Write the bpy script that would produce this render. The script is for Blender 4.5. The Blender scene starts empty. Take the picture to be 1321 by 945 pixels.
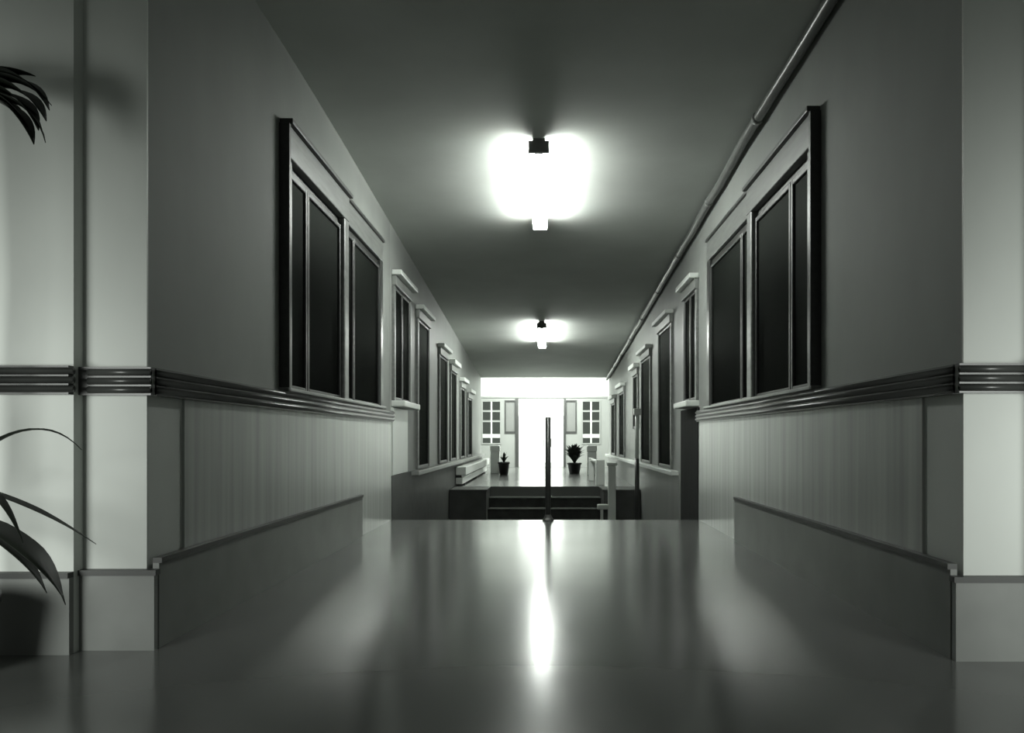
import bpy, bmesh, math, random
from mathutils import Vector
random.seed(4)
C = bpy.context.scene.collection
S = bpy.context.scene
H = 0.79            # eye height above the near floor
F = 1100.0          # focal length in pixels of the 1321 px wide frame
W = 1.5             # half width of the corridor

# ------------------------------------------------------------------ camera
cd = bpy.data.cameras.new('camera'); cam = bpy.data.objects.new('camera', cd); C.objects.link(cam)
cam.location = (0, 0, H); cam.rotation_euler = (math.pi/2, 0, 0)
cd.sensor_fit = 'HORIZONTAL'; cd.sensor_width = 36.0; cd.lens = F/1321*36.0
cd.shift_x = -(703-660.5)/1321; cd.shift_y = (565-472.5)/1321
cd.clip_start = 0.05; cd.clip_end = 200
S.camera = cam
# ------------------------------------------------------------------ world, light, exposure
wd = bpy.data.worlds.new('world'); S.world = wd; wd.use_nodes = True
wd.node_tree.nodes['Background'].inputs[0].default_value = (0.93, 1.0, 0.93, 1)
wd.node_tree.nodes['Background'].inputs[1].default_value = 0.14
S.view_settings.view_transform = 'Standard'; S.view_settings.look = 'None'
S.view_settings.exposure = 0.0; S.view_settings.gamma = 1.0; S.view_settings.use_curve_mapping = False
TINT = (0.955, 1.0, 0.945)
def area(name, loc, target, sx, sy, power, spread=180):
    l = bpy.data.lights.new(name, 'AREA'); l.shape = 'RECTANGLE'; l.size = sx; l.size_y = sy
    l.energy = power; l.color = TINT; l.spread = math.radians(spread)
    o = bpy.data.objects.new(name, l); C.objects.link(o); o.location = loc
    o.rotation_euler = (Vector(target)-Vector(loc)).to_track_quat('-Z', 'Y').to_euler()
    return o
# lamps of the hall behind the camera, one each side, and the lamps of the bright lobby at the far end
area('hall_lamp', (-2.7, 0.6, 0.8), (-2.85, 3.2, 0.55), 1.3, 1.0, 26, 84)
area('hall_lamp', (2.7, 0.6, 0.8), (2.85, 3.2, 0.55), 1.3, 1.0, 28, 84)
area('lobby_lamp', (0, 21.6, H+2.05), (0, 22.3, 0), 2.6, 0.5, 200)
area('lobby_lamp', (0, 20.6, H+1.95), (0, 22.6, 1.0), 2.6, 0.3, 160)
TUBE_POWER = 112.0

# ------------------------------------------------------------------ materials
def mat(name, col, rough=0.5, spec=0.5, metal=0.0, grain=None, bump=None, emit=None):
    m = bpy.data.materials.new(name); m.use_nodes = True
    nt = m.node_tree; b = nt.nodes['Principled BSDF']
    c = col if isinstance(col, tuple) else (col*TINT[0], col*TINT[1], col*TINT[2])
    b.inputs['Base Color'].default_value = (*c, 1)
    b.inputs['Roughness'].default_value = rough; b.inputs['Metallic'].default_value = metal
    b.inputs['Specular IOR Level'].default_value = spec
    if emit:
        b.inputs['Emission Color'].default_value = (*TINT, 1); b.inputs['Emission Strength'].default_value = emit
    if grain or bump:
        tc = nt.nodes.new('ShaderNodeTexCoord'); mp = nt.nodes.new('ShaderNodeMapping')
        nz = nt.nodes.new('ShaderNodeTexNoise')
        sc = (grain or bump)[0]; mp.inputs['Scale'].default_value = sc
        nz.inputs['Scale'].default_value = 1.0; nz.inputs['Detail'].default_value = 4
        nt.links.new(tc.outputs['Object'], mp.inputs[0]); nt.links.new(mp.outputs[0], nz.inputs['Vector'])
    if grain:
        amt = grain[1]
        r = nt.nodes.new('ShaderNodeMapRange'); r.inputs[1].default_value = .3; r.inputs[2].default_value = .7
        r.inputs[3].default_value = 1-amt; r.inputs[4].default_value = 1+amt
        mx = nt.nodes.new('ShaderNodeMix'); mx.data_type = 'RGBA'; mx.blend_type = 'MULTIPLY'; mx.inputs[0].default_value = 1
        mx.inputs[6].default_value = (*c, 1)
        nt.links.new(nz.outputs['Fac'], r.inputs[0]); nt.links.new(r.outputs[0], mx.inputs[7])
        nt.links.new(mx.outputs[2], b.inputs['Base Color'])
    if bump:
        bp = nt.nodes.new('ShaderNodeBump'); bp.inputs['Strength'].default_value = bump[1]; bp.inputs['Distance'].default_value = .01
        nt.links.new(nz.outputs['Fac'], bp.inputs['Height']); nt.links.new(bp.outputs[0], b.inputs['Normal'])
    return m
M = {}
M['wall'] = mat('wall_paint', .27, .68, .22, grain=((3, 3, 2), .05))
M['pier'] = mat('pier_paint', .55, .5, .4, grain=((3, 3, 2), .04))
M['ceiling'] = mat('ceiling_paint', .53, .7, .3, grain=((2, 2, 2), .05))
M['wainscot'] = mat('wainscot_paint', .45, .25, .6, grain=((6, 14, .5), .14))  # upright streaks in the colour stand in for glossy reflections
M['rail'] = mat('rail_wood', .055, .3, .5, grain=((3, 3, 40), .2))
M['wood'] = mat('dark_wood', .05, .3, .5, grain=((30, 30, 2), .25))
M['header'] = mat('brown_wood', .17, .38, .5, grain=((30, 4, 30), .2))
M['lobby'] = mat('lobby_paint', .26, .5, .4, grain=((3, 3, 3), .04))
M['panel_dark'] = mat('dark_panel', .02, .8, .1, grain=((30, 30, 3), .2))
M['edge'] = mat('black_wood', .03, .4, .5, grain=((30, 4, 30), .2))
M['base'] = mat('base_paint', .19, .45, .4, grain=((4, 4, 4), .1))
M['cap'] = mat('base_cap', .05, .45, .4, grain=((4, 4, 4), .1))
M['white'] = mat('white_paint', .72, .35, .5, grain=((5, 5, 5), .03))
M['grey'] = mat('grey_paint', .24, .4, .5, grain=((4, 4, 1), .1))
M['far_wall'] = mat('far_wall_paint', .30, .5, .4, grain=((3, 3, 2), .06))
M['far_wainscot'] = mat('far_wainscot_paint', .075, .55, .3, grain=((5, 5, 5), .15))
M['stair'] = mat('stair_rubber', .06, .9, .05, grain=((8, 8, 8), .2))
M['metal'] = mat('dark_metal', .045, .35, .5, grain=((8, 8, 8), .1))
M['pipe'] = mat('pipe_paint', .16, .3, .5, grain=((8, 8, 8), .1))
M['housing'] = mat('lamp_housing', .10, .5, .4, grain=((8, 8, 8), .1))
M['leaf'] = mat('leaf_green', (.011, .015, .010), .55, .3, grain=((9, 9, 30), .2))
M['leaf_light'] = mat('leaf_pale', (.075, .10, .07), .35, .5, grain=((9, 9, 30), .2))
M['cane'] = mat('cane_bark', .10, .7, .3, grain=((20, 20, 60), .3))
M['pot'] = mat('pot_glaze', .025, .3, .5, grain=((8, 8, 8), .1))
M['soil'] = mat('soil', .03, .9, .1, grain=((40, 40, 40), .4))
M['tube'] = mat('lamp_tube', .8, .3, .5, emit=TUBE_POWER)
M['lit_glass'] = mat('lit_glass', .6, .3, .5, emit=2.2)
M['frosted'] = mat('frosted_glass', .16, .5, .5, grain=((3, 3, 3), .05))
# floor: dark polished linoleum with faint seams and traffic wear in the gloss
m = mat('floor_linoleum', .115, .2, .55); M['floor'] = m
nt = m.node_tree; b = nt.nodes['Principled BSDF']
tc = nt.nodes.new('ShaderNodeTexCoord')
n1 = nt.nodes.new('ShaderNodeTexNoise'); n1.inputs['Scale'].default_value = 1.2; n1.inputs['Detail'].default_value = 5
nt.links.new(tc.outputs['Object'], n1.inputs['Vector'])
r = nt.nodes.new('ShaderNodeMapRange'); r.inputs[3].default_value = .14; r.inputs[4].default_value = .23
nt.links.new(n1.outputs['Fac'], r.inputs[0]); nt.links.new(r.outputs[0], b.inputs['Roughness'])
sx = nt.nodes.new('ShaderNodeSeparateXYZ'); nt.links.new(tc.outputs['Object'], sx.inputs[0])
md = nt.nodes.new('ShaderNodeMath'); md.operation = 'PINGPONG'; md.inputs[1].default_value = .95
ad = nt.nodes.new('ShaderNodeMath'); ad.operation = 'ADD'; ad.inputs[1].default_value = -0.06
nt.links.new(sx.outputs['Y'], ad.inputs[0]); nt.links.new(ad.outputs[0], md.inputs[0])
lt = nt.nodes.new('ShaderNodeMath'); lt.operation = 'LESS_THAN'; lt.inputs[1].default_value = .012
nt.links.new(md.outputs[0], lt.inputs[0])
mx = nt.nodes.new('ShaderNodeMix'); mx.data_type = 'RGBA'
mx.inputs[6].default_value = (.115*TINT[0], .115, .115*TINT[2], 1); mx.inputs[7].default_value = (.075, .08, .075, 1)
nt.links.new(lt.outputs[0], mx.inputs[0]); nt.links.new(mx.outputs[2], b.inputs['Base Color'])
# window glass: clear, reflecting by Fresnel, a dark room behind it
m = bpy.data.materials.new('window_glass'); m.use_nodes = True; M['glass'] = m
nt = m.node_tree; nt.nodes.clear()
out = nt.nodes.new('ShaderNodeOutputMaterial'); mix = nt.nodes.new('ShaderNodeMixShader')
tr = nt.nodes.new('ShaderNodeBsdfTransparent'); tr.inputs[0].default_value = (.85, .89, .85, 1)
gl = nt.nodes.new('ShaderNodeBsdfGlossy'); gl.inputs['Roughness'].default_value = .45
gl.inputs[0].default_value = (.05, .053, .05, 1)
fr = nt.nodes.new('ShaderNodeFresnel'); fr.inputs[0].default_value = 1.45
nt.links.new(fr.outputs[0], mix.inputs[0]); nt.links.new(tr.outputs[0], mix.inputs[1]); nt.links.new(gl.outputs[0], mix.inputs[2])
nt.links.new(mix.outputs[0], out.inputs[0])

# ------------------------------------------------------------------ helpers
def box(bm, x0, x1, y0, y1, z0, z1):
    x0, x1 = min(x0, x1), max(x0, x1); y0, y1 = min(y0, y1), max(y0, y1); z0, z1 = min(z0, z1), max(z0, z1)
    v = [bm.verts.new(p) for p in ((x0,y0,z0),(x1,y0,z0),(x1,y1,z0),(x0,y1,z0),(x0,y0,z1),(x1,y0,z1),(x1,y1,z1),(x0,y1,z1))]
    for f in ((3,2,1,0),(4,5,6,7),(0,1,5,4),(1,2,6,5),(2,3,7,6),(3,0,4,7)): bm.faces.new([v[i] for i in f])
def prism(bm, prof, axis, a0, a1):
    """prof: list of 2D points (the two other axes in xyz order) extruded along axis from a0 to a1"""
    def p(q, a):
        return {0: (a, q[0], q[1]), 1: (q[0], a, q[1]), 2: (q[0], q[1], a)}[axis]
    A = [bm.verts.new(p(q, a0)) for q in prof]; B = [bm.verts.new(p(q, a1)) for q in prof]
    n = len(prof); bm.faces.new(A); bm.faces.new(list(reversed(B)))
    for i in range(n): bm.faces.new((A[i], B[i], B[(i+1) % n], A[(i+1) % n]))
def tube(bm, pts, r, n=10, cap=True):
    pts = [Vector(p) for p in pts]; rs = r if isinstance(r, (list, tuple)) else [r]*len(pts)
    rings = []
    for i, p in enumerate(pts):
        t = (pts[min(i+1, len(pts)-1)]-pts[max(i-1, 0)]).normalized()
        up = Vector((0,0,1)) if abs(t.z) < .9 else Vector((1,0,0))
        a = t.cross(up).normalized(); c = a.cross(t)
        rings.append([bm.verts.new(p+(a*math.cos(2*math.pi*k/n)+c*math.sin(2*math.pi*k/n))*rs[i]) for k in range(n)])
    for A, B in zip(rings, rings[1:]):
        for k in range(n): bm.faces.new((A[k], A[(k+1)%n], B[(k+1)%n], B[k]))
    if cap: bm.faces.new(list(reversed(rings[0]))); bm.faces.new(rings[-1])
def lathe(bm, prof, cx, cy, n=20):
    rings = []
    for rr, z in prof: rings.append([bm.verts.new((cx+rr*math.cos(2*math.pi*k/n), cy+rr*math.sin(2*math.pi*k/n), z)) for k in range(n)])
    for A, B in zip(rings, rings[1:]):
        for k in range(n): bm.faces.new((A[k], A[(k+1)%n], B[(k+1)%n], B[k]))
    bm.faces.new(list(reversed(rings[0]))); bm.faces.new(rings[-1])
def obj(name, bm, material, parent=None, bevel=0, smooth=False, origin=None):
    me = bpy.data.meshes.new(name)
    bmesh.ops.recalc_face_normals(bm, faces=bm.faces[:])
    o = bpy.data.objects.new(name, me); C.objects.link(o)
    off = Vector((0,0,0))
    if parent: off = Vector(parent['org'])
    elif origin: off = Vector(origin); o.location = off
    bmesh.ops.translate(bm, verts=bm.verts[:], vec=-off)
    bm.to_mesh(me); bm.free(); me.materials.append(M[material])
    if smooth:
        for p in me.polygons: p.use_smooth = True
    o['org'] = tuple(off)
    if parent: o.parent = parent
    if bevel:
        md = o.modifiers.new('bevel', 'BEVEL'); md.width = bevel; md.segments = 2; md.limit_method = 'ANGLE'
    return o
def tag(o, label, cat, kind=None, group=None):
    o['label'] = label; o['category'] = cat
    if kind: o['kind'] = kind
    if group: o['group'] = group
    return o
def empty(name, loc, label, cat, kind=None, group=None):
    o = bpy.data.objects.new(name, None); C.objects.link(o); o.location = loc; o['org'] = tuple(loc)
    o.empty_display_size = .1
    return tag(o, label, cat, kind, group)
def bxo(name, b6, material, parent=None, bevel=0, origin=None):
    bm = bmesh.new(); box(bm, *b6); return obj(name, bm, material, parent, bevel, origin=origin)
def P(px, py, d):   # where a point seen at (px, py) stands at distance d
    return Vector(((px-703)*d/F, d, H+(565-py)*d/F))
def E(e): return e+H
def ceil_e(y):      # ceiling height above the eye: level, then bending into a gentle slope
    k = (2.27-1.42)/15.0
    if y < 3.5: return 2.27
    if y < 6.5: return 2.27-k*(y-3.5)**2/6.0
    return 2.27-k*(y-5)

# ------------------------------------------------------------------ the setting
YL, YR = 3.216, 3.06           # where the corridor opens on the left and on the right
YE = 8.25                      # edge of the near floor
YD = 14.0                      # edge of the far floor
YC = 20.0                      # the corridor ends, the lobby begins
YB = 23.5                      # back wall of the lobby
PIT = -0.64
bm = bmesh.new(); box(bm, -4, 4, -3, 3.3, -.2, 0); box(bm, -W-.05, W+.05, 3.3, YE, -.2, 0)
tag(obj('floor_corridor', bm, 'floor'), 'dark polished linoleum floor in the foreground mirroring the far lights', 'floor', 'structure')
tag(bxo('floor_sunken', (-W-.05, W+.05, YE+.84, YD-.84, PIT-.2, PIT), 'stair'), 'dark floor of the sunken stretch between the two flights', 'floor', 'structure')
bm = bmesh.new(); box(bm, -W-.05, W+.05, YD, YC, -.2, 0); box(bm, -2.8, 2.8, YC, YB, -.2, 0)
tag(obj('floor_lobby', bm, 'floor'), 'bright shiny floor leading to the far double door', 'floor', 'structure')
# ceiling
bm = bmesh.new()
prism(bm, [(-3, E(2.27))]+[(3.5+q*.25, E(ceil_e(3.5+q*.25))) for q in range(13)]+[(YC, E(1.42)), (YC, E(1.62)), (5, E(2.47)), (-3, E(2.47))], 0, -W, W)
box(bm, -4, -W, -3, 3.0, E(2.27), E(2.47)); box(bm, W, 4, -3, 3.0, E(2.27), E(2.47))
tag(obj('ceiling_corridor', bm, 'ceiling'), 'plain painted corridor ceiling carrying the two tube lamps', 'ceiling', 'structure')
tag(bxo('ceiling_lobby', (-2.8, 2.8, YC+.2, YB+.2, E(2.2), E(2.35)), 'white'), 'white ceiling of the far lobby above the double door', 'ceiling', 'structure')
tag(bxo('wall_bulkhead', (-2.8, 2.8, YC+.01, YC+.2, E(1.5), E(2.35)), 'white'), 'bulkhead where the corridor ceiling meets the lobby', 'wall', 'structure')

ZT = E(2.6)
def wall_boxes(bm, s, y0, y1, z0, holes, zt=ZT, t=.22, x=W):
    yy = y0
    for a, b_, lo, hi in sorted(holes):
        box(bm, s*x, s*(x+t), yy, a, z0, zt)
        if lo > z0: box(bm, s*x, s*(x+t), a, b_, z0, lo)
        box(bm, s*x, s*(x+t), a, b_, hi, zt); yy = b_
    box(bm, s*x, s*(x+t), yy, y1, z0, zt)
NEAR = {-1: (4.90, 7.70), 1: (4.72, 7.70)}
RE0, RE1 = .16, .265           # chair rail, bottom and top above the eye
FARS = {-1: [(8.40, 9.35, .37, 1.50), (9.95, 10.88, -.36, 1.40), (11.98, 12.92, -.36, 1.18), (13.42, 14.25, -.36, 1.07), (15.0, 15.75, -.36, .90), (16.35, 17.25, -.36, .78)],
        1: [(8.36, 9.08, .37, 1.46), (10.02, 11.12, -.36, 1.36), (12.0, 13.1, -.36, 1.17), (13.62, 14.32, .16, 1.03), (15.95, 17.0, -.36, .88), (18.0, 18.95, -.36, .75)]}
SIDE = {-1: 'left', 1: 'right'}
for s in (-1, 1):
    sd = SIDE[s]; ys = YL if s < 0 else YR
    a, b_ = NEAR[s]
    bm = bmesh.new(); wall_boxes(bm, s, ys, YE, 0, [(a, b_, E(RE1), E(1.66))])
    w = obj('wall_'+sd, bm, 'wall'); tag(w, 'painted %s corridor wall with the large double window' % sd, 'wall', 'structure')
    bxo('wainscot', (s*(W-.014), s*(W-.0005), ys+.3, YE, .0, E(RE0)), 'wainscot', w)
    # pier strip at the opening, slightly proud
    bxo('pier_strip', (s*(W-.004), s*(W-.0005), ys, ys+.3, .0, E(RE0)), 'pier', w)
    # chair rail along the wall
    r_ = bxo('chair_rail', (s*(W-.035), s*(W-.0005), ys, YE, E(RE0), E(RE1)), 'rail', w)
    for k in range(3):
        zz = E(RE0)+.02+k*.0325
        bm = bmesh.new(); tube(bm, [(s*(W-.035), ys, zz), (s*(W-.035), YE, zz)], .013, 8); obj('bead', bm, 'rail', r_, smooth=True)
    # baseboard with dark cap
    ye = 6.8 if s < 0 else 6.55
    bb = bxo('baseboard_'+sd, (s*(W-.045), s*(W-.021), ys+.0, ye, 0, E(-.47)), 'base')
    tag(bb, 'tall dark baseboard along the %s corridor wall stopping short of the floor edge' % sd, 'baseboard', 'structure')
    bxo('cap', (s*(W-.055), s*(W-.021), ys+.0, ye, E(-.47), E(-.45)), 'cap', bb)
    # far wall
    bm = bmesh.new(); wall_boxes(bm, s, YE, YC, PIT-.2, [(p, q, E(lo), E(hi)) for p, q, lo, hi in FARS[s]])
    fw = obj('wall_far_'+sd, bm, 'far_wall'); 
    tag(fw, '%s wall of the far corridor with a row of dark windows' % sd, 'wall', 'structure')
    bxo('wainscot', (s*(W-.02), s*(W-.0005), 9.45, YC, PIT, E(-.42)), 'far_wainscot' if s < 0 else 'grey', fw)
    if s > 0: bxo('skirting', (W-.035, W-.021, 9.45, 13.1, PIT, PIT+.1), 'white', fw)
    bxo('sill_cap', (s*(W-.09), s*(W-.0005), 9.55, YC, E(-.42), E(-.365)), 'grey' if s < 0 else 'white', fw, .008)
# panels under the first far windows; white one paints in the lit wall
bl = bpy.data.objects['wall_far_left']; br = bpy.data.objects['wall_far_right']
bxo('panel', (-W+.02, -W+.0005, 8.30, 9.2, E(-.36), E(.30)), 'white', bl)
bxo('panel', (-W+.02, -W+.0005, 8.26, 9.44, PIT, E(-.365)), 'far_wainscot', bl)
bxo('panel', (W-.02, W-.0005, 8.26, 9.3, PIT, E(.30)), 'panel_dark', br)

# piers facing the camera
def pier(s, ys):
    sd = SIDE[s]
    xo = 1.734
    bm = bmesh.new(); box(bm, s*(W-.004), s*xo, ys-.012, ys-.0005, 0, ZT)
    yn = ys-.079
    box(bm, s*xo, s*4, yn, ys-.0005, 0, ZT)
    w = obj('wall_pier_'+sd, bm, 'pier'); tag(w, 'pale wall pier facing the camera at the %s of the corridor opening' % sd, 'wall', 'structure')
    r_ = bmesh.new(); box(r_, s*(W-.035), s*xo, ys-.047, ys-.0125, E(RE0), E(RE1)); box(r_, s*xo, s*4, yn-.035, yn-.0005, E(RE0), E(RE1))
    r_ = obj('chair_rail', r_, 'rail', w)
    for k in range(3):
        zz = E(RE0)+.02+k*.0325
        bm = bmesh.new(); tube(bm, [(s*(W-.035), ys-.047, zz), (s*(xo-.036), ys-.047, zz)], .013, 8)
        tube(bm, [(s*(xo-.02), yn-.035, zz), (s*4, yn-.035, zz)], .013, 8); obj('bead', bm, 'rail', r_, smooth=True)
    bm = bmesh.new(); box(bm, s*(W-.045), s*xo, ys-.042, ys-.0125, 0, E(-.51)); box(bm, s*xo, s*4, yn-.03, yn-.0005, 0, E(-.51))
    b_ = obj('baseboard_pier_'+sd, bm, 'base'); tag(b_, 'grey baseboard under the %s pier facing the camera' % sd, 'baseboard', 'structure')
    bm = bmesh.new(); box(bm, s*(W-.055), s*xo, ys-.052, ys-.0125, E(-.51), E(-.49)); box(bm, s*xo, s*4, yn-.04, yn-.0005, E(-.51), E(-.49))
    obj('cap', bm, 'cap', b_)
pier(-1, YL); pier(1, YR)

# ------------------------------------------------------------------ windows
def sash(root, s, y0, y1, z0, z1, xg, st=.05, dark='edge'):
    """sash frame of four bars with its pane"""
    bm = bmesh.new(); x0, x1 = s*(xg-.015), s*(xg+.03)
    box(bm, x0, x1, y0, y0+st, z0, z1); box(bm, x0, x1, y1-st, y1, z0, z1)
    box(bm, x0, x1, y0+st, y1-st, z0, z0+st*1.3); box(bm, x0, x1, y0+st, y1-st, z1-st, z1)
    f = obj('sash', bm, dark, root, .006)
    bxo('pane', (s*(xg), s*(xg+.006), y0+st-.005, y1-st+.005, z0+st*1.3-.005, z1-st+.005), 'glass', f)
wn = 0
for s in (-1, 1):
    wn += 1; sd = SIDE[s]
    ya, yb = NEAR[s]; ym = 6.27 if s < 0 else 6.09
    root = empty('window_%d' % wn, (s*W, (ya+yb)/2, E(RE1)), 'large dark double window in the %s wall near the camera' % sd, 'window', 'structure')
    z0, zh, z1 = E(RE1), E(1.60), E(1.78)
    jt = .11
    bxo('jamb', (s*(W-.035), s*(W+.14), ya-.06, ya-.06+jt, z0, zh), 'wood', root, .01)
    bxo('jamb', (s*(W-.03), s*(W+.14), yb-.06, yb+.05, z0, zh), 'wood', root, .01)
    bxo('mullion', (s*(W-.045), s*(W+.14), ym-.07, ym+.07, z0, zh+.02), 'header', root, .015)
    bxo('header', (s*(W-.05), s*(W-.0005), ya-.06, ym+.06, zh, z1), 'header', root, .006)
    bxo('header', (s*(W-.03), s*(W-.0005), ym+.08, yb+.05, zh, z1-.005), 'header', root, .006)
    bxo('cap', (s*(W-.075), s*(W-.0005), ya-.08, ym+.075, z1, z1+.03), 'edge', root, .004)
    bxo('cap', (s*(W-.045), s*(W-.0005), ym+.085, yb+.05, z1-.005, z1+.02), 'edge', root, .004)
    bxo('backband', (s*(W-.06), s*(W-.0005), ya-.095, ya-.062, z0, z1), 'edge', root, .004)
    bxo('head_rail', (s*(W+.0), s*(W+.14), ya+jt-.06, yb-.06, zh-.05, zh), 'edge', root)
    y1 = ya+.42
    sash(root, s, ya+jt-.06, y1, z0, zh-.05, W-.004, .035)
    sash(root, s, y1+.012, ym-.076, z0, zh-.05, W-.004, .035)
    sash(root, s, ym+.076, ym+.34, z0, zh-.05, W-.004, .03)
    sash(root, s, ym+.352, yb-.06, z0, zh-.05, W-.004, .03)
    bxo('sill', (s*(W-.06), s*(W+.14), ya-.1, yb+.06, z0-.0005, z0+.022), 'header', root, .006)
ORD = ['first', 'second', 'third', 'fourth', 'fifth', 'sixth']
for s in (-1, 1):
    for i, (a, b_, lo, hi) in enumerate(FARS[s]):
        wn += 1; sd = SIDE[s]
        root = empty('window_%d' % wn, (s*W, (a+b_)/2, E(lo)), '%s dark window beyond the large one along the %s wall' % (ORD[i], sd), 'window', 'structure')
        z0, z1 = E(lo), E(hi)
        jt = .065
        bxo('jamb', (s*(W-.03), s*(W+.12), a-.05, a+jt-.05, z0, z1), 'header', root, .008)
        bxo('jamb', (s*(W-.03), s*(W+.12), b_-jt+.05, b_+.05, z0, z1), 'grey', root, .008)
        bxo('header', (s*(W-.045), s*(W-.0005), a-.05, b_+.05, z1, z1+.10), 'grey', root, .006)
        bxo('cap', (s*(W-.10), s*(W-.0005), a-.07, b_+.07, z1+.10, z1+(.15 if i < 3 else .17)), 'white', root, .008)  # white puts highlights on the heads into the colour, farther caps thicker
        if i == 0:
            mid = (a+b_)/2
            sash(root, s, a+jt-.05, mid-.004, z0, z1, W-.004, .03); sash(root, s, mid+.004, b_-jt+.05, z0, z1, W-.004, .03)
        else:
            sash(root, s, a+jt-.05, b_-jt+.05, z0, z1, W-.004, .03)
        if i == 0: bxo('sill', (s*(W-.13), s*(W+.05), a-.06, b_+.02, z0-.06, z0), 'white', root, .01)

# ------------------------------------------------------------------ stairs
def stairs(name, label, y_top, direction, x0, x1):
    root = empty(name, ((x0+x1)/2, y_top, 0), label, 'stairs', 'structure')
    for k in range(4):
        z1 = -.16*(k+1)+ .0
        ya = y_top+direction*.28*k; yb = y_top+direction*.28*(k+1)
        if k == 3: break
        st = bxo('step', (x0, x1, ya, yb, PIT-.2, z1-.03), 'stair', root)
        bxo('tread', (x0, x1, ya, yb+direction*.02, z1-.03, z1), 'stair', st, .008)
    return root
stairs('stairs_down', 'dark stairs going down from the edge of the near floor', YE, 1, -W, W)
stairs('stairs_up', 'dark stairs rising to the far floor between two cheek walls', YD, -1, -.90, .90)
for s in (-1, 1):
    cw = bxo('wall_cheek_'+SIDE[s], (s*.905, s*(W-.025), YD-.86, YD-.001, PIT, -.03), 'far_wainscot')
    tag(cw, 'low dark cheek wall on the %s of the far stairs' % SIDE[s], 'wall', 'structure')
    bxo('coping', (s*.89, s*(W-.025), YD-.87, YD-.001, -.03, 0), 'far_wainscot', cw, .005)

# ------------------------------------------------------------------ lobby
bm = bmesh.new()
for s in (-1, 1): box(bm, s*2.8, s*3.0, YC, YB+.2, -.2, E(2.35))
obj_ = obj('wall_lobby', bm, 'white'); tag(obj_, 'white side walls of the far lobby', 'wall', 'structure')
bm = bmesh.new()
for s in (-1, 1): box(bm, s*(W+.225), s*2.8, YC, YC+.2, -.2, E(1.5))
tag(obj('wall_return', bm, 'white'), 'white returns beside the mouth of the far corridor', 'wall', 'structure')
k = F/YB
def X(px): return (px-703)/k
def Z(py): return H+(565-py)/k
bm = bmesh.new()   # back wall around its openings
zt = E(2.35)
ops = [(X(621), X(647), Z(573), Z(516)), (X(651), X(666), Z(559), Z(516)), (X(669), X(727), 0, Z(514)), (X(729), X(744), Z(559), Z(516)), (X(750), X(775), Z(573), Z(516))]
xx = -2.8
for a, b_, lo, hi in ops:
    box(bm, xx, a, YB, YB+.2, 0, Z(512)); xx = b_
    if lo > 0: box(bm, a, b_, YB, YB+.2, 0, lo)
    box(bm, a, b_, YB, YB+.2, hi, Z(512))
box(bm, xx, 2.8, YB, YB+.2, 0, Z(512))
wb = obj('wall_back', bm, 'lobby'); tag(wb, 'bright white end wall around the far double door', 'wall', 'structure')
bxo('header', (-2.8, 2.8, YB-.01, YB+.2, Z(512), zt), 'white', wb)
bxo('picture_rail', (-2.8, 2.8, YB-.03, YB-.0005, Z(513), Z(511)), 'grey', wb)
# double door with transom
dr = empty('door_1', (X(698), YB, 0), 'bright glazed double door with a transom at the far end', 'door', 'structure')
xa, xb = X(669), X(727); zt_, z2 = Z(514), Z(537); xm = X(706)
bxo('jamb', (xa-.09, xa+.0, YB-.04, YB-.0005, 0, zt_), 'metal', dr)
bxo('jamb', (xb-.0, xb+.06, YB-.04, YB-.0005, 0, zt_), 'metal', dr)
bxo('transom_bar', (xa, xb, YB+.02, YB+.1, z2-.03, z2+.03), 'white', dr)
bxo('transom_pane', (xa, xb, YB+.05, YB+.07, z2+.03, zt_), 'lit_glass', dr)
for a, b_ in ((xa, xm), (xm, xb)):
    bm = bmesh.new(); st = .06
    box(bm, a+.003, a+st, YB+.03, YB+.08, 0, z2-.03); box(bm, b_-st, b_-.003, YB+.03, YB+.08, 0, z2-.03)
    box(bm, a+st, b_-st, YB+.03, YB+.08, 0, .12); box(bm, a+st, b_-st, YB+.03, YB+.08, z2-.09, z2-.03)
    lf = obj('leaf', bm, 'white', dr)
    bxo('pane', (a+st, b_-st, YB+.05, YB+.06, .12, z2-.09), 'lit_glass', lf)
    bm = bmesh.new(); tube(bm, [((a+.1) if a == xm else (b_-.1), YB+.0, .55), ((a+.1) if a == xm else (b_-.1), YB+.0, .78)], .012, 8)
    obj('handle', bm, 'metal', lf)
# side lights of the door
for n_, (a, b_, lo, hi) in ((2, ops[1]), (3, ops[3])):
    sd = 'left' if n_ == 2 else 'right'
    d = empty('window_%d' % (20+n_), ((a+b_)/2, YB, lo), 'narrow grey side light just %s of the far double door' % sd, 'window', 'structure')
    bm = bmesh.new(); st = .035
    box(bm, a, a+st, YB-.02, YB+.06, lo, hi); box(bm, b_-st, b_, YB-.02, YB+.06, lo, hi)
    box(bm, a+st, b_-st, YB-.02, YB+.06, lo, lo+.06); box(bm, a+st, b_-st, YB-.02, YB+.06, hi-st, hi)
    obj('frame', bm, 'metal', d); bxo('pane', (a+st, b_-st, YB+.03, YB+.04, lo+.06, hi-st), 'frosted', d)
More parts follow.
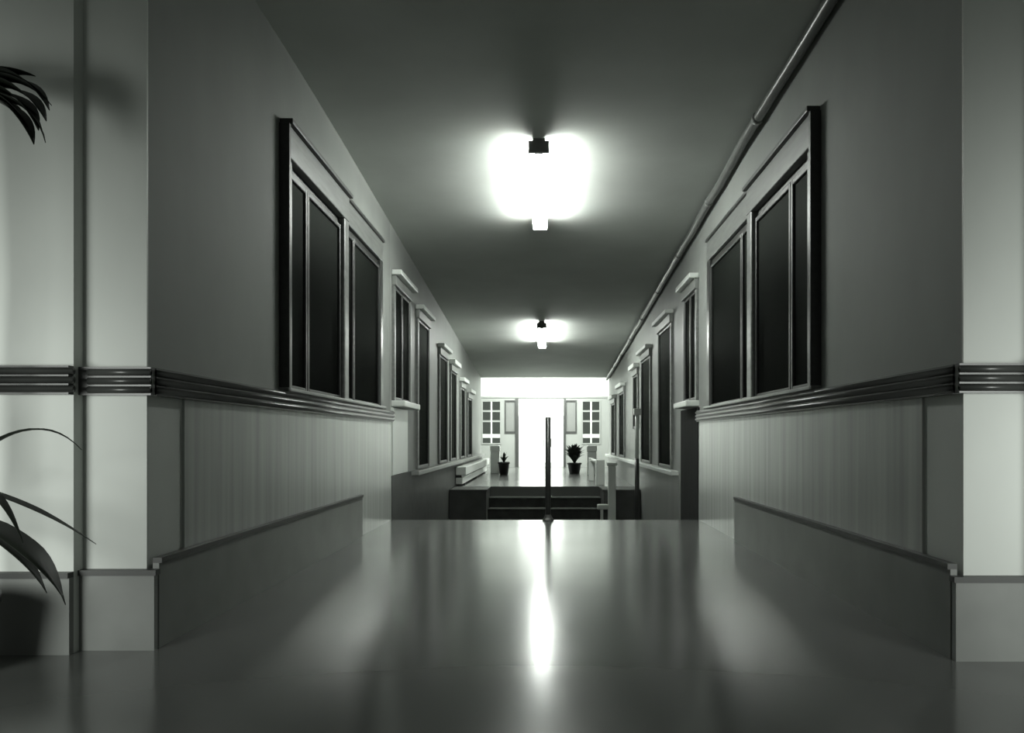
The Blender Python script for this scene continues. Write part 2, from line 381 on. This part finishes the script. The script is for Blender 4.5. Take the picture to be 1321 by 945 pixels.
# gridded windows
for n_, (a, b_, lo, hi) in ((4, ops[0]), (5, ops[4])):
    sd = 'left' if n_ == 4 else 'right'
    d = empty('window_%d' % (20+n_), ((a+b_)/2, YB, lo), 'gridded window in the far end wall on the %s side' % sd, 'window', 'structure')
    bm = bmesh.new(); st = .04
    box(bm, a, a+st, YB-.02, YB+.06, lo, hi); box(bm, b_-st, b_, YB-.02, YB+.06, lo, hi)
    box(bm, a+st, b_-st, YB-.02, YB+.06, lo, lo+st); box(bm, a+st, b_-st, YB-.02, YB+.06, hi-st, hi)
    obj('frame', bm, 'grey', d)
    xm_ = (a+b_)/2; hs = [lo+st, Z(562), Z(543), Z(530), hi-st]
    bxo('muntin', (xm_-.02, xm_+.02, YB-.01, YB+.05, lo+st, hi-st), 'white', d)
    for q, zz in enumerate(hs[1:-1]):
        hh = .05 if q == 0 else .025
        for u0, u1 in ((a+st, xm_-.02), (xm_+.02, b_-st)):
            bxo('muntin', (u0, u1, YB-.01, YB+.05, zz-hh, zz+hh), 'white' if q == 0 else 'grey', d)
    for q in range(4):
        for u0, u1 in ((a+st, xm_-.02), (xm_+.02, b_-st)):
            bxo('pane', (u0, u1, YB+.02, YB+.03, hs[q]+(.0 if q == 0 else (.05 if q == 1 else .025)), hs[q+1]-(.05 if q == 0 else (.025 if q < 3 else 0))), 'glass', d)

# ------------------------------------------------------------------ lamps
def lamp(y0, y1, x, label):
    zc0, zc1 = E(ceil_e(y0)), E(ceil_e(y1)); ym = (y0+y1)/2
    root = empty('tube_lamp', (x, ym, (zc0+zc1)/2), label, 'ceiling lamp', None, 'tube lamps on the corridor ceiling')
    def L(dx0, dx1, ya, yb, dz0, dz1):
        bm = bmesh.new()
        za, zb = E(ceil_e(ya)), E(ceil_e(yb))
        v = [bm.verts.new(p) for p in ((x+dx0,ya,za-dz0),(x+dx1,ya,za-dz0),(x+dx1,yb,zb-dz0),(x+dx0,yb,zb-dz0),(x+dx0,ya,za-dz1),(x+dx1,ya,za-dz1),(x+dx1,yb,zb-dz1),(x+dx0,yb,zb-dz1))]
        for f in ((3,2,1,0),(4,5,6,7),(0,1,5,4),(1,2,6,5),(2,3,7,6),(3,0,4,7)): bm.faces.new([v[i] for i in f])
        return bm
    obj('housing', L(-.045, .045, y0, y1, .001, .055), 'housing', root)
    obj('end_plate', L(-.075, .075, y0-.03, y0, .03, .115), 'housing', root)
    obj('end_plate', L(-.065, .065, y1, y1+.02, .06, .13), 'white', root)
    for dx in (-.048, .048):
        bm = bmesh.new(); tube(bm, [(x+dx, y0+.01, E(ceil_e(y0))-.10), (x+dx, y1-.01, E(ceil_e(y1))-.10)], .019, 12)
        obj('tube', bm, 'tube', root, smooth=True)
lamp(6.25, 8.05, -.045, 'near fluorescent twin tube lamp glaring on the corridor ceiling')
lamp(13.15, 14.95, -.05, 'far fluorescent twin tube lamp, smaller and further down the corridor')

# ------------------------------------------------------------------ pipe along the right ceiling corner
root = empty('pipe', (W-.05, 5, E(2.2)), 'grey conduit pipe running along the right ceiling corner', 'pipe')
pts = []
for i in range(0, 40):
    y = 3.2+i*(YC-3.25)/39
    pts.append((W-.055+random.uniform(-.006, .006), y, E(ceil_e(y))-.05+random.uniform(-.007, .007)))
bm = bmesh.new(); tube(bm, pts, .034, 10); obj('conduit', bm, 'pipe', root, smooth=True)
for i in range(2, 39, 4):
    p = Vector(pts[i]); q = Vector(pts[i+1])
    bm = bmesh.new(); tube(bm, [p-(q-p)*.06, p+(q-p)*.06], .041, 10); obj('coupling', bm, 'pipe', root, smooth=True)

# ------------------------------------------------------------------ stair rails and posts
root = empty('stair_railing', (.03, YE-.06, 0), 'dark centre railing post standing at the edge of the near floor', 'railing')
bm = bmesh.new(); tube(bm, [(.03, YE-.07, .02), (.03, YE-.07, E(.20))], .027, 12); obj('post', bm, 'metal', root, smooth=True)
bm = bmesh.new(); lathe(bm, [(.055, 0), (.055, .012), (.04, .03), (.026, .06)], .03, YE-.07, 16); obj('base_flange', bm, 'metal', root, smooth=False)
bm = bmesh.new(); tube(bm, [(.03, YE-.07, E(.20)-.02), (.03, YE+.02, E(.19)), (.03, YE+.95, E(.19)-.6), (.03, YE+1.1, E(.19)-.62)], .022, 10); obj('handrail', bm, 'metal', root, smooth=True)
bm = bmesh.new(); tube(bm, [(.03, YE+1.0, PIT), (.03, YE+1.0, E(.19)-.62)], .022, 10); obj('post', bm, 'metal', root, smooth=True)

root = empty('newel_post', (1.03, YD-.93, PIT), 'white newel post with a small bracket at the right of the far stairs', 'post')
bxo('shaft', (.965, 1.085, YD-.99, YD-.88, PIT, E(-.42)), 'white', root, .01)
bxo('cap', (.945, 1.105, YD-1.01, YD-.875, E(-.42), E(-.37)), 'white', root, .01)
bxo('bracket', (.80, .965, YD-.98, YD-.89, E(-1.09), E(-1.01)), 'white', root, .015)
bxo('strut', (.85, .89, YD-.96, YD-.92, PIT, E(-1.09)), 'white', root)

root = empty('stair_post', (1.38, 12.6, PIT), 'dark slim post with a pale head beside the right far windows', 'post')
bm = bmesh.new(); tube(bm, [(1.36, 12.6, PIT), (1.36, 12.6, E(-.30))], .035, 10); obj('shaft', bm, 'metal', root, smooth=True)
bm = bmesh.new(); tube(bm, [(1.36, 12.6, E(-.30)), (1.36, 12.6, E(.34))], .03, 10); obj('upright', bm, 'white', root, smooth=True)
bxo('head', (1.31, 1.41, 12.55, 12.65, E(.34), E(.44)), 'white', root, .01)

# baseboard heater on the left of the far floor
root = empty('baseboard_heater', (-1.38, 17, 0), 'long low white heater along the left wall of the far floor', 'heater')
bxo('casing', (-W+.025, -1.36, YD+.08, 19.9, .03, .14), 'white', root, .01)
bxo('slot', (-W+.03, -1.375, YD+.08, 19.9, .14, .18), 'edge', root)
bxo('top_hood', (-W+.025, -1.30, YD+.06, 19.95, .18, .32), 'white', root, .012)
for yy in (14.5, 17.0, 19.4): bxo('foot', (-W+.06, -1.36, yy, yy+.06, 0, .03), 'metal', root)
# white bins under the end windows
for s, xx in ((-1, -1.12), (1, 1.02)):
    y = 19.2 if s < 0 else 18.6
    root = empty('waste_bin', (xx, y, 0), 'white flat topped bin at the %s end of the far floor' % ('left' if s < 0 else 'right'), 'bin', None, 'white bins on the far floor')
    bxo('body', (xx-.10, xx+.10, y-.12, y+.12, 0, E(-.30)), 'white', root, .012)
    bxo('lid', (xx-.11, xx+.11, y-.13, y+.13, E(-.30), E(-.16)), 'white', root, .03)
# guard rail on the right of the far floor
root = empty('guard_rail', (.93, 15, 0), 'white guard rail with two posts on the right of the far floor', 'railing')
for (xx, y, r0) in ((.86, 15.8, .05), (.93, 14.4, .075)):
    bxo('post', (xx-r0, xx+r0, y-.05, y+.05, 0, E(-.36)), 'white', root, .01)
bm = bmesh.new(); tube(bm, [(.86, 15.8, E(-.40)), (.93, 14.4, E(-.40))], .03, 8); obj('bar', bm, 'white', root, smooth=True)

# ------------------------------------------------------------------ plants
def leaf_mesh(bm, pts, wmax, fold=.25, up=Vector((0, 0, 1)), side=None):
    pts = [Vector(p) for p in pts]; n = len(pts); rows = []
    for i, p in enumerate(pts):
        t = (pts[min(i+1, n-1)]-pts[max(i-1, 0)]).normalized()
        a = side if side is not None else t.cross(up)
        a = a.normalized() if a.length > 1e-4 else Vector((1, 0, 0))
        nrm = a.cross(t).normalized()
        u = i/(n-1); wv = wmax*(min(1, .45+u*2.2) if u < .25 else 1)*(1 if u < .55 else max(.02, 1-((u-.55)/.45)**1.4))*.5
        rows.append((bm.verts.new(p-a*wv+nrm*wv*fold), bm.verts.new(p), bm.verts.new(p+a*wv+nrm*wv*fold)))
    for A, B in zip(rows, rows[1:]):
        bm.faces.new((A[0], A[1], B[1], B[0])); bm.faces.new((A[1], A[2], B[2], B[1]))
def bez(p0, p1, p2, n=12):
    return [Vector(p0)*(1-t)**2+Vector(p1)*2*t*(1-t)+Vector(p2)*t*t for t in [i/n for i in range(n+1)]]
def pot_bm(r, h, cx, cy):
    bm = bmesh.new(); lathe(bm, [(r*.72, 0), (r*.95, h*.85), (r*1.05, h*.86), (r*1.05, h), (r*.93, h), (r*.9, h*.9), (.01, h*.9)], cx, cy, 20); return bm
def add_leaf(root, pts, wd, m='leaf', **kw):
    bm = bmesh.new(); leaf_mesh(bm, pts, wd, **kw)
    o = obj('leaf', bm, m, root, smooth=True); sm = o.modifiers.new('thick', 'SOLIDIFY'); sm.thickness = .002
    return o
# tall dracaena at the left edge of the foreground
D = 2.84
base = P(-70, 565, D)
root = empty('dracaena_plant', (base.x, D, 0), 'tall potted plant with long dark strap leaves before the left pier', 'plant')
obj('pot', pot_bm(.15, .27, base.x, D), 'pot', root, smooth=True)
bm = bmesh.new(); lathe(bm, [(.135, .235), (.135, .25), (.005, .255)], base.x, D, 16); obj('soil', bm, 'soil', root)
bm = bmesh.new(); tube(bm, [(base.x, D, .25), (base.x-.02, D+.01, .8), (base.x+.01, D, 1.3), (base.x-.01, D-.01, 1.93)], [.02, .018, .017, .014], 10); obj('stem', bm, 'cane', root, smooth=True)
def pl(pp, dd): return [P(x, y, D+z) for (x, y), z in zip(pp, dd)]
def spl(p, n=14):
    q = [Vector(v) for v in p]; return bez(q[0], q[1], q[2], n)
A0 = lambda py: P(-68, py, D)
add_leaf(root, spl([A0(620), P(40, 510, D-.1), P(106, 580, D-.02)]), .034)
add_leaf(root, spl([A0(622), P(30, 640, D-.12), P(124, 702, D-.04)]), .045)
add_leaf(root, spl([A0(660), P(50, 690, D-.2), P(84, 780, D-.16)]), .095)
add_leaf(root, spl([A0(665), P(20, 690, D-.08), P(60, 765, D-.06)]), .075)
add_leaf(root, spl([A0(640), P(-10, 590, D-.3), P(30, 700, D-.42)]), .030)
for dx, yy in ((-150, 600), (-190, 680), (-120, 520)):
    add_leaf(root, spl([A0(630), P(-68+dx*.4, yy-70, D-.2), P(-68+dx, yy, D-.3)]), .030)
T0 = P(-66, 118, D)
for tip, mid, wv in (((67, 136), (20, 80), .085), ((59, 184), (40, 110), .075), ((46, 98), (0, 85), .08), ((40, 178), (20, 110), .09), ((50, 150), (10, 120), .09)):
    add_leaf(root, spl([T0, P(*mid, D-.06), P(*tip, D-.02)]), wv)
for tip, mid, wv in (((64, 142), (30, 70), .11), ((60, 156), (30, 90), .12), ((50, 168), (30, 100), .11), ((52, 118), (10, 80), .10), ((44, 186), (26, 120), .10)):
    add_leaf(root, spl([T0, P(*mid, D-.03), P(*tip, D-.05)]), wv)
for k_ in range(7):
    a = 1.9+k_*.6; add_leaf(root, spl([T0, T0+Vector((.15*math.cos(a), -abs(.12*math.sin(a)), .14)), T0+Vector((.30*math.cos(a), -abs(.22*math.sin(a)), -.02))]), .04)

def bush(x, y, pr, ph, fh, fw, n, label, name='potted_plant', m='leaf', lw=.05):
    root = empty(name, (x, y, 0), label, 'plant')
    obj('pot', pot_bm(pr, ph, x, y), 'pot', root, smooth=True)
    bm = bmesh.new(); lathe(bm, [(pr*.86, ph*.88), (pr*.86, ph*.93), (.005, ph*.94)], x, y, 14); obj('soil', bm, 'soil', root)
    for i in range(n):
        a = random.uniform(0, 6.28); rr = random.uniform(.3, 1)*fw; hh = fh*random.uniform(.5, 1)
        p0 = Vector((x, y, ph*.9)); p2 = p0+Vector((rr*math.cos(a), rr*math.sin(a), hh)); p1 = p0+Vector((rr*.55*math.cos(a), rr*.55*math.sin(a), hh*.75)); p2.z -= .35*rr
        add_leaf(root, bez(p0, p1, p2, 6), lw, m)
bush((650-703)*18.4/F, 18.4, .125, .28, .27, .13, 14, 'dark round pot with a sparse plant left of the far door')
bush((741-703)*19.2/F, 19.2, .16, .24, .50, .26, 80, 'bushy dark potted plant right of the far door', lw=.085)
